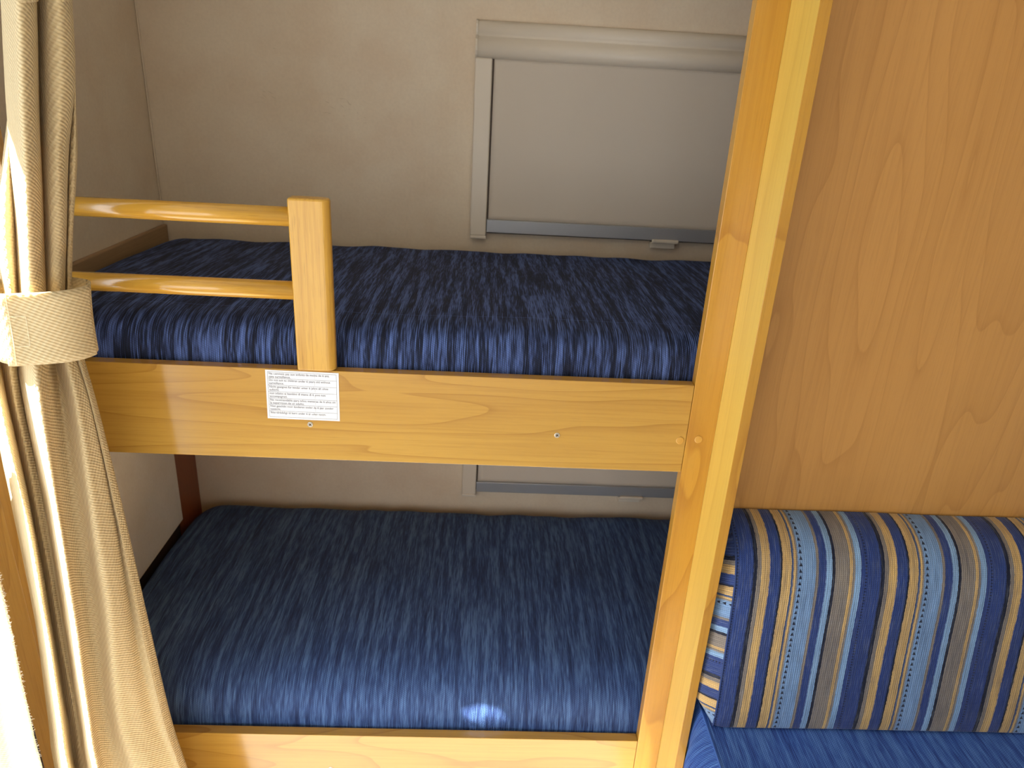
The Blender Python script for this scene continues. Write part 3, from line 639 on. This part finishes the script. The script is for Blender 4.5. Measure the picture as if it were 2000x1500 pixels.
bm = box(0.4000, 2.10, -0.572, -0.004, 0.4712, 0.56, bevel=0.02); obj('padding', bm, SEATF, seat)

back = thing('backrest_cushion', (1.2, -0.06, 0.592), 'striped navy, gold and light blue backrest cushion leaning on the wood partition', 'cushion')
prof = [(-0.108, 0.5915), (-0.121, 0.5925), (-0.1255, 0.600), (-0.1245, 0.64), (-0.118, 0.70), (-0.110, 0.77), (-0.103, 0.83), (-0.096, 0.865), (-0.085, 0.893), (-0.068, 0.914), (-0.045, 0.928), (-0.020, 0.934), (-0.003, 0.9345)]
P = catmull([(a, b, 0) for a, b in prof], 7)
ar = [0.0]
for i in range(1, len(P)): ar.append(ar[-1]+(P[i]-P[i-1]).length)
XK = 0.4145
nx = 120
xs = [XK + (2.10-XK)*(k/nx) for k in range(nx+1)]
def bx_(x, p):
    # the cover pulls in a little at its left end
    e = max(0, 1-(x-XK)/0.02)
    return Vector((x, min(-0.002, p.x + 0.004*e*e), p.y - 0.003*e*e*(1 if p.y > 0.8 else 0) + 0.0012*mnoise.noise(Vector((x*7, p.y*8, 0)))*(1-e)))
rows = [[bx_(x, p) for p in P] for x in xs]
obj('striped_cover', grid(rows, lambda i, j: ((xs[i]-0.4422)/T*(1+0.03*ar[j]/0.4) , ar[j])), STRIPE, back)
rows = []; uvs = []
for k in range(15):
    t = k/14; r = []; q = []
    for p in P:
        e = 1.0
        y0_ = min(-0.003, p.x+0.004); y = y0_ + (-0.003-y0_)*t
        z = p.y - (0.003 if p.y > 0.8 else 0)*1.0
        lo_ = 0.5915
        x = XK - 0.0225*math.sin(math.pi*0.5*min(1, (y-y0_)/0.05 if y > y0_ else 0))*min(1, (z-0.585)/0.03)*min(1, max(0, (0.945-z)/0.06))
        r.append(Vector((x, y, z)))
        q.append(((0.893 - z - 0.45*(y-y0_))/T, (y-y0_)+1.0))
    rows.append(r); uvs.append(q)
obj('striped_gusset', grid(rows, lambda i, j: uvs[i][j]), STRIPE, back)
bm = bmesh.new(); add_tube(bm, [(XK-0.0004, min(-0.0035, p.x+0.0036), p.y-(0.0028 if p.y > .8 else 0)+0.0003) for p in P], 0.0016, 8); obj('piping', bm, plain('navy_piping', (38, 60, 112), 0.85), back)
bm = bmesh.new()
pts_ = [(p.x+0.006, p.y-0.004) for p in P] + [(-0.0028, 0.5935)]
pts_ = [(min(a, -0.0032), max(b, 0.5925)) for a, b in pts_]
prism(pts_, 'x', XK+0.002, 2.099, bm); obj('padding', bm, PIPE, back)
# ------------------------------------------------------------------ curtain: rows of (x,y,z) fold points, densified
def fold_sheet(T_, ny=10, nx=8, extend=None, crinkle=0.0012, seed=0.0):
    rows = [[Vector(p) for p in r] for r in T_]
    if extend is not None:
        a, b = rows[-1], rows[-2]; out = []
        for p, q in zip(a, b):
            k = (extend - p.z)/min(-1e-3, (p.z-q.z)); k = (p.z-extend)/(q.z-p.z)
            out.append(Vector((p.x+(p.x-q.x)*k*0.5, p.y, extend)))
        rows.append(out)
    cols = list(zip(*rows))
    cols = [catmull(list(c), ny) for c in cols]
    rr = [catmull(list(r), nx) for r in zip(*cols)]
    # arc-length uv
    U = []
    for r in rr:
        a = [0.0]
        for i in range(1, len(r)): a.append(a[-1]+(r[i]-r[i-1]).length)
        U.append(a)
    w = len(rr[0])
    um = [sum(u[j] for u in U)/len(U) for j in range(w)]
    for i, r in enumerate(rr):
        for j, p in enumerate(r):
            d = mnoise.noise(Vector((um[j]*40+seed, p.z*9, seed)))*crinkle + mnoise.noise(Vector((um[j]*120, p.z*20, seed)))*crinkle*0.35
            p.y += d; p.x += d*0.4
    return grid(rr, lambda i, j: (um[j]*1.0, rr[i][j].z))
cu = thing('curtain', (-0.54, -0.10, 0.03), 'cream waffle weave curtain gathered with a tie band at the left end of the bunks', 'curtain')
top = [[(x, y, z+0.40) for x, y, z in UP[0]]] + UP
top[0] = [(x-0.0+0.04, y, z) for x, y, z in top[0]]
o = obj('gathered_cloth', fold_sheet(top, seed=2.0), CLOTH, cu); solidify(o, 0.0012)
o = obj('hanging_cloth', fold_sheet(LO, extend=0.03, seed=5.0), CLOTH, cu); solidify(o, 0.0012)
# raised hem along the free edge of the hanging part
he = [Vector(r[-1]) for r in LO]; he2 = [Vector(r[-2]) for r in LO]
H1 = catmull(he, 10); H2 = catmull(he2, 10); rows = []
random.seed(11)
for a, b in zip(H1, H2):
    j = random.uniform(-0.0006, 0.0006)
    d = (a-b)
    rows.append([b + Vector((0, -0.0022, 0)), b + d*0.3 + Vector((0, -0.0036, 0)), b + d*0.75 + Vector((0, -0.0034, 0)), a + d.normalized()*(0.0012+j) + Vector((0, -0.0006, 0)), a + d*0.1 + Vector((0, 0.002, 0))])
hw = [0, 0.003, 0.008, 0.011, 0.013]
o = obj('hem', grid(rows, lambda i, j: (hw[j], rows[i][0].z)), CLOTH, cu); solidify(o, 0.0008)

def fringe(edge, inward, parent, mat, n=700, L=0.004, w=0.00022, seed=1):
    rnd = random.Random(seed); bm = bmesh.new()
    for k in range(n):
        t = rnd.random()*(len(edge)-1.001); i = int(t); f = t-i
        p = edge[i].lerp(edge[i+1], f); q = inward[i].lerp(inward[i+1], f)
        o_ = (p-q).normalized()
        d = (o_ + Vector((rnd.gauss(0, .3), rnd.gauss(0, .5), rnd.gauss(0, .55)))).normalized()*L*rnd.uniform(0.35, 1.0)
        s_ = Vector((0, 0, w))
        a = p - o_*0.001
        bm.faces.new([bm.verts.new(v) for v in (a-s_, a+d*0.9-s_*0.6, a+d, a+d*0.9+s_*0.6, a+s_)])
    return obj('frayed_edge', bm, mat, parent)
fringe([r_[3] for r_ in rows], [r_[1] for r_ in rows], cu, CLOTH)

# tie band around the gathered curtain
tb = thing('curtain_tieback', (-0.54, -0.095, 1.19), 'wide cream fabric tie band with stitched flap wrapped around the gathered curtain', 'tieback')
LOOP = [(-0.566, -0.1475), (-0.545, -0.1440), (-0.521, -0.1370), (-0.503, -0.1265), (-0.4925, -0.110), (-0.4915, -0.088), (-0.505, -0.068), (-0.54, -0.056), (-0.582, -0.060), (-0.606, -0.078), (-0.611, -0.100), (-0.597, -0.128)]
def loop_pt(t, off):
    n = len(LOOP); t = t % n; i = int(t); f = t-i
    P0, P1, P2, P3 = [Vector(LOOP[(i+k) % n]+(0,)) for k in (-1, 0, 1, 2)]
    c = 0.5*((2*P1)+(P2-P0)*f+(2*P0-5*P1+4*P2-P3)*f*f+(3*P1-P0-3*P2+P3)*f**3)
    d = 0.5*((P2-P0)+2*(2*P0-5*P1+4*P2-P3)*f+3*(3*P1-P0-3*P2+P3)*f*f); d.normalize()
    return c + Vector((d.y, -d.x, 0))*off
def band_pt(t, z, off=0.0):
    q = (z-1.1935)/0.091
    p = loop_pt(t, off - 0.0016*math.sin(math.pi*q))
    return Vector((p.x + (z-1.24)*0.05, p.y, z))
def band(t0, t1, off, za, zb, n=80, m_=10, name='band', mat=None, parent=None):
    rows = []
    for i in range(n+1):
        t = t0+(t1-t0)*i/n
        rows.append([band_pt(t, za(t)+(zb(t)-za(t))*j/m_, off) for j in range(m_+1)])
    L = [0.0]
    for i in range(1, n+1): L.append(L[-1]+(rows[i][0]-rows[i-1][0]).length)
    o = obj(name, grid(rows, lambda i, j: (L[i], rows[i][j].z)), mat or CLOTH, parent, smooth=True); solidify(o, 0.0016)
    return o, rows
# angle 0 = towards the camera, +90 = right
zt = lambda a: 1.2845 + 0.0012*math.sin(a*0.52)
zb_ = lambda a: 1.1935 + 0.002*math.sin(a*0.52+0.4)
band(-6, 6, 0.0, zb_, zt, parent=tb)
fl, fr_ = band(-0.02, 4.6, 0.0026, lambda a: zb_(a)-0.001, lambda a: zt(a)+0.0006, name='overlap_flap', parent=tb)
THREAD = plain('cream_thread', (246, 236, 206), 0.8)
bm = bmesh.new()
def stitch(pts):
    add_tube(bm, pts, 0.00028, 5)
OF = 0.0040
stitch([band_pt(0.16, 1.196+0.086*i/10, OF) for i in range(11)])
stitch([band_pt(0.38, 1.196+0.086*i/10, OF) for i in range(11)])
stitch([band_pt(0.38+0.78*i/8, 1.257, OF) for i in range(9)]); stitch([band_pt(0.38+0.78*i/8, 1.219, OF) for i in range(9)])
stitch([band_pt(1.16, 1.219+0.038*i/6, OF) for i in range(7)])
obj('stitching', bm, THREAD, fl)

# sunlit loose curtain leaf hanging at the far left
sd = [[(max(-0.985, x), y, z) for x, y, z in r[1:]] for r in SIDE]
sc2 = thing('curtain', (-0.85, -0.08, 0.03), 'cream curtain leaf coloured sunlit white, with a fuzzy edge in the bottom left corner', 'curtain')
o = obj('hanging_cloth', fold_sheet(sd, extend=0.03, seed=9.0, crinkle=0.002), CLOTH_SUNLIT, sc2); solidify(o, 0.003)
E1 = catmull([r[-2] for r in sd], 8); E2 = catmull([r[-3] for r in sd], 8)
fringe(E1, E2, sc2, CLOTH_SUNLIT, n=900, L=0.007, w=0.0005, seed=4)
